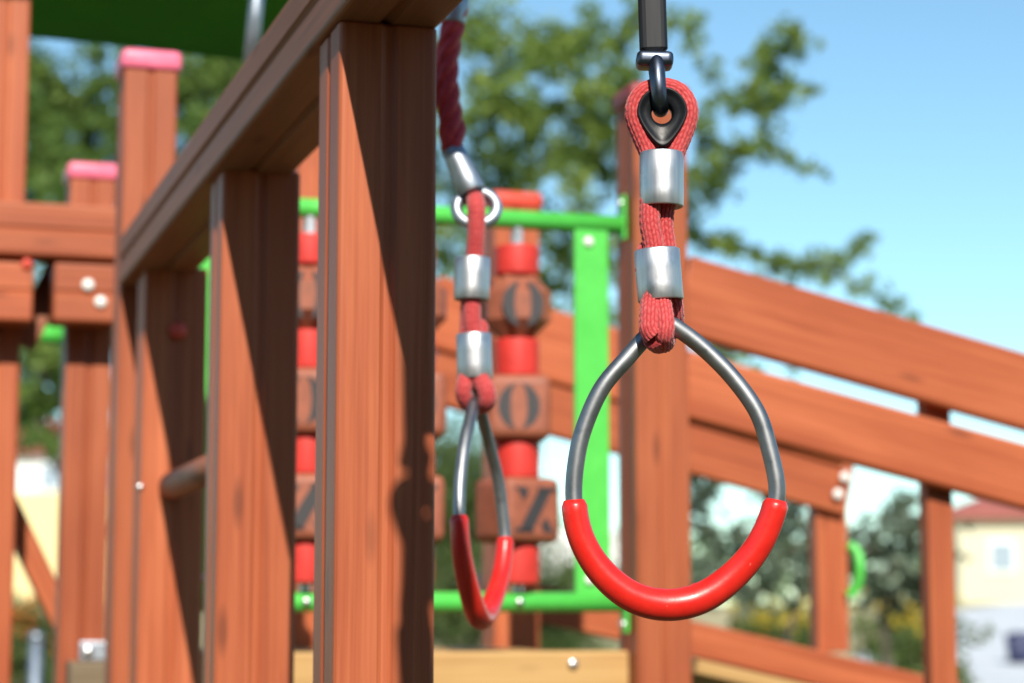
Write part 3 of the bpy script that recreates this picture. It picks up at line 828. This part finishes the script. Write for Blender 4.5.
shrub('shrub', 556, 32, 545, 40, 16, 'green bush seen under the cross block beside the green upright', M['shrub'])
shrub('shrub', 448, 32, 425, 30, 17, 'green bush seen between dark post and edge-on ring', M['shrub'])

# houses
def plaster(name, col):
    return plastic(name, col, .9, .06, .2, 3)
M['cream'] = plaster('cream_plaster', (.60, .55, .40)); M['whitewall'] = plaster('white_plaster', (.82, .82, .80)); M['yellowwall'] = plaster('yellow_plaster', (.74, .60, .30))
M['rooftile'] = plastic('red_roof_tiles', (.34, .10, .075), .8, .25, .5, 6)
M['glass'] = plastic('window_glass', (.30, .36, .42), .15, .1, 0)
M['frame'] = plaster('white_window_frame', (.8, .8, .78))
def house(name, label, X, Y, w, d, hz, rh, wall, wins, roofed=True, rot=0, cat='house'):
    z0 = gz(X, Y) - .2
    t = thing(name, label, cat, (X, Y, z0))
    base = Matrix.Translation((X, Y, z0)) @ Matrix.Rotation(R(rot), 4, 'Z')
    link('wall', rbox_mesh(w, d, hz, .02, 1), wall, t, base @ Matrix.Translation((0, 0, hz/2)))
    if roofed:
        bm = bmesh.new(); e = .5
        b = [bm.verts.new(q) for q in ((-w/2-e, -d/2-e, 0), (w/2+e, -d/2-e, 0), (w/2+e, d/2+e, 0), (-w/2-e, d/2+e, 0))]
        lo = [bm.verts.new(v.co - Vector((0, 0, .15))) for v in b]
        k = min(d/2, w/3); tp = [bm.verts.new((-w/2+k, 0, rh)), bm.verts.new((w/2-k, 0, rh))]
        bm.faces.new((b[0], b[1], tp[1], tp[0])); bm.faces.new((b[2], b[3], tp[0], tp[1])); bm.faces.new((b[1], b[2], tp[1])); bm.faces.new((b[3], b[0], tp[0]))
        bm.faces.new(lo)
        for i in range(4): bm.faces.new((b[i], b[(i+1) % 4], lo[(i+1) % 4], lo[i]))
        link('roof', mesh_from(bm), M['rooftile'], t, base @ Matrix.Translation((0, 0, hz + .16)))
    for x, z, ww, wh in wins:
        mw = base @ Matrix.Translation((x, -d/2 - .02, z))
        wn = link('window', rbox_mesh(ww, .10, wh, .01, 1), M['frame'], t, mw)
        link('pane', rbox_mesh(ww - .2, .04, wh - .2, .005, 1), M['glass'], wn, mw @ Matrix.Translation((0, -.035, 0)))
YH = 85
hx = (1010 - 512)/2150*YH
house('house', 'cream house with low red roof at the right edge beyond the ramp', hx + 2.2, YH + 4, 8.2, 7, atY(1000, 519, YH).z - gz(hx, YH) + .2, 1.3, M['cream'],
      [(x, 2.2, 1.1, 1.3) for x in (-2.35, -.2, 2.2)])
YL = 70
house('house', 'yellow walled house glimpsed low between the left posts', (30-512)/2150*YL, YL + 3, 6, 6, atY(30, 492, YL).z - gz(-15, YL) + .2, .5, M['yellowwall'], [(-1.2, 2.6, .9, 1.1)], False)
house('house', 'white house behind the yellow wall between the left posts', (40-512)/2150*90, 93, 9, 6, atY(30, 455, 90).z - gz(-20, 90) + .2, 1.6, M['whitewall'], [(.3, 5.7, 1.0, 1.2), (-2, 5.7, 1.0, 1.2), (2.6, 5.7, 1, 1.2)])
house('house', 'white building glimpsed between the green upright and the letter blocks', (575-512)/2150*80, 84, 3.4, 6, atY(570, 530, 80).z - gz(2, 80) + .2, .5, M['whitewall'], [(.9, 1.8, .8, 1.1)], False)
M['brick'] = plastic('blocker_brown_brick', (.13, .075, .055), .9, .3, .4, 5)
house('sky_blocker', 'long brown brick block added unseen behind the viewer to block low sky', 3, -19, 46, 9, 8.6, 1.0, M['brick'],
      [(x, z, 1.2, 1.5) for x in range(-20, 21, 4) for z in (1.8, 5.2)], True, 180, 'sky blocker')  # added out of view to block low sky and deepen the shade
# a far line of trees that reads as one mass
rnd = random.Random(77); cl = []
for k in range(150):
    x = -45 + 100*k/150; y = 112 + rnd.uniform(-4, 4); z0 = gz(x, y)
    for q in range(4): cl.append((Vector((x + rnd.uniform(-1, 1), y + rnd.uniform(-1, 1), z0 + rnd.uniform(.4, 3.9 + 1.3*mnoise.noise(Vector((x*.2, 0, 0)))))), rnd.uniform(.6, 1.2), .6))
fw = link('far_trees', leaf_cloud(cl, .4, rnd, .35), M['leaf2']); tag(fw, 'far dark green line of trees beyond the playground', 'trees', None, 'stuff')
# small street furniture
xb = (1018 - 512)/2150*34; b = thing('litter_bin', 'dark blue litter bin standing on the pale pavement at the right edge', 'bin', (xb, 34, gz(xb, 34) + .03))
M['navy'] = plastic('dark_blue_bin', (.03, .035, .09), .5)
link('body', lathe_mesh([(.01, 0), (.17, 0), (.21, .40), (.19, .40), (.15, .05), (.01, .05)], 20), M['navy'], b, Matrix.Translation((xb, 34, gz(xb, 34) + .03)), True)
link('lid', lathe_mesh([(.22, .41), (.22, .44), (.14, .49), (.01, .50)], 20), M['navy'], b, Matrix.Translation((xb, 34, gz(xb, 34) + .03)), True)
xp = (37 - 512)/2150*9; pz = atY(37, 640, 9).z
b = thing('metal_post', 'short pale grey metal post standing low behind the left posts', 'post', (xp, 9, 0))
link('shaft', lathe_mesh([(.028, 0), (.028, pz)], 16), M['galv'], b, Matrix.Translation((xp, 9, 0)), True)
link('cap', lathe_mesh([(.032, pz), (.032, pz + .02), (.015, pz + .035), (.001, pz + .036)], 16), M['galv'], b, Matrix.Translation((xp, 9, 0)), True)

# ------------------------------------------------------------------ light
sun_travel = VV*.2 + UU*1.33 + Vector((0, 0, -1))
sl = bpy.data.lights.new('sun', 'SUN'); so = bpy.data.objects.new('sun', sl); C.objects.link(so)
sl.energy = 5.0; sl.angle = R(.53); sl.color = (1, .93, .82)
so.rotation_euler = sun_travel.to_track_quat('-Z', 'Y').to_euler(); so.location = (2, -8, 9)
to = -sun_travel.normalized()
w = bpy.data.worlds.new('World'); sc.world = w; w.use_nodes = True
sky = w.node_tree.nodes.new('ShaderNodeTexSky'); sky.sky_type = 'NISHITA'; sky.sun_disc = False
sky.sun_elevation = math.asin(to.z); sky.sun_rotation = math.atan2(to.x, to.y)
sky.air_density = 1.0; sky.dust_density = 0.0; sky.altitude = 1200; sky.ozone_density = 0.0
bg = w.node_tree.nodes['Background']; bg.inputs['Strength'].default_value = .13
n = w.node_tree
n.links.new(mixc(n, 1.0, sky.outputs[0], (.765, 1.0, 1.0), 'MULTIPLY'), bg.inputs['Color'])
sc.view_settings.view_transform = 'Standard'; sc.view_settings.look = 'None'; sc.view_settings.gamma = 1; sc.view_settings.exposure = .40
sc.render.engine = 'CYCLES'
try:
    sc.cycles.use_denoising = True; sc.cycles.denoiser = 'OPENIMAGEDENOISE'
except Exception: pass
sc.cycles.max_bounces = 6; sc.cycles.transparent_max_bounces = 4
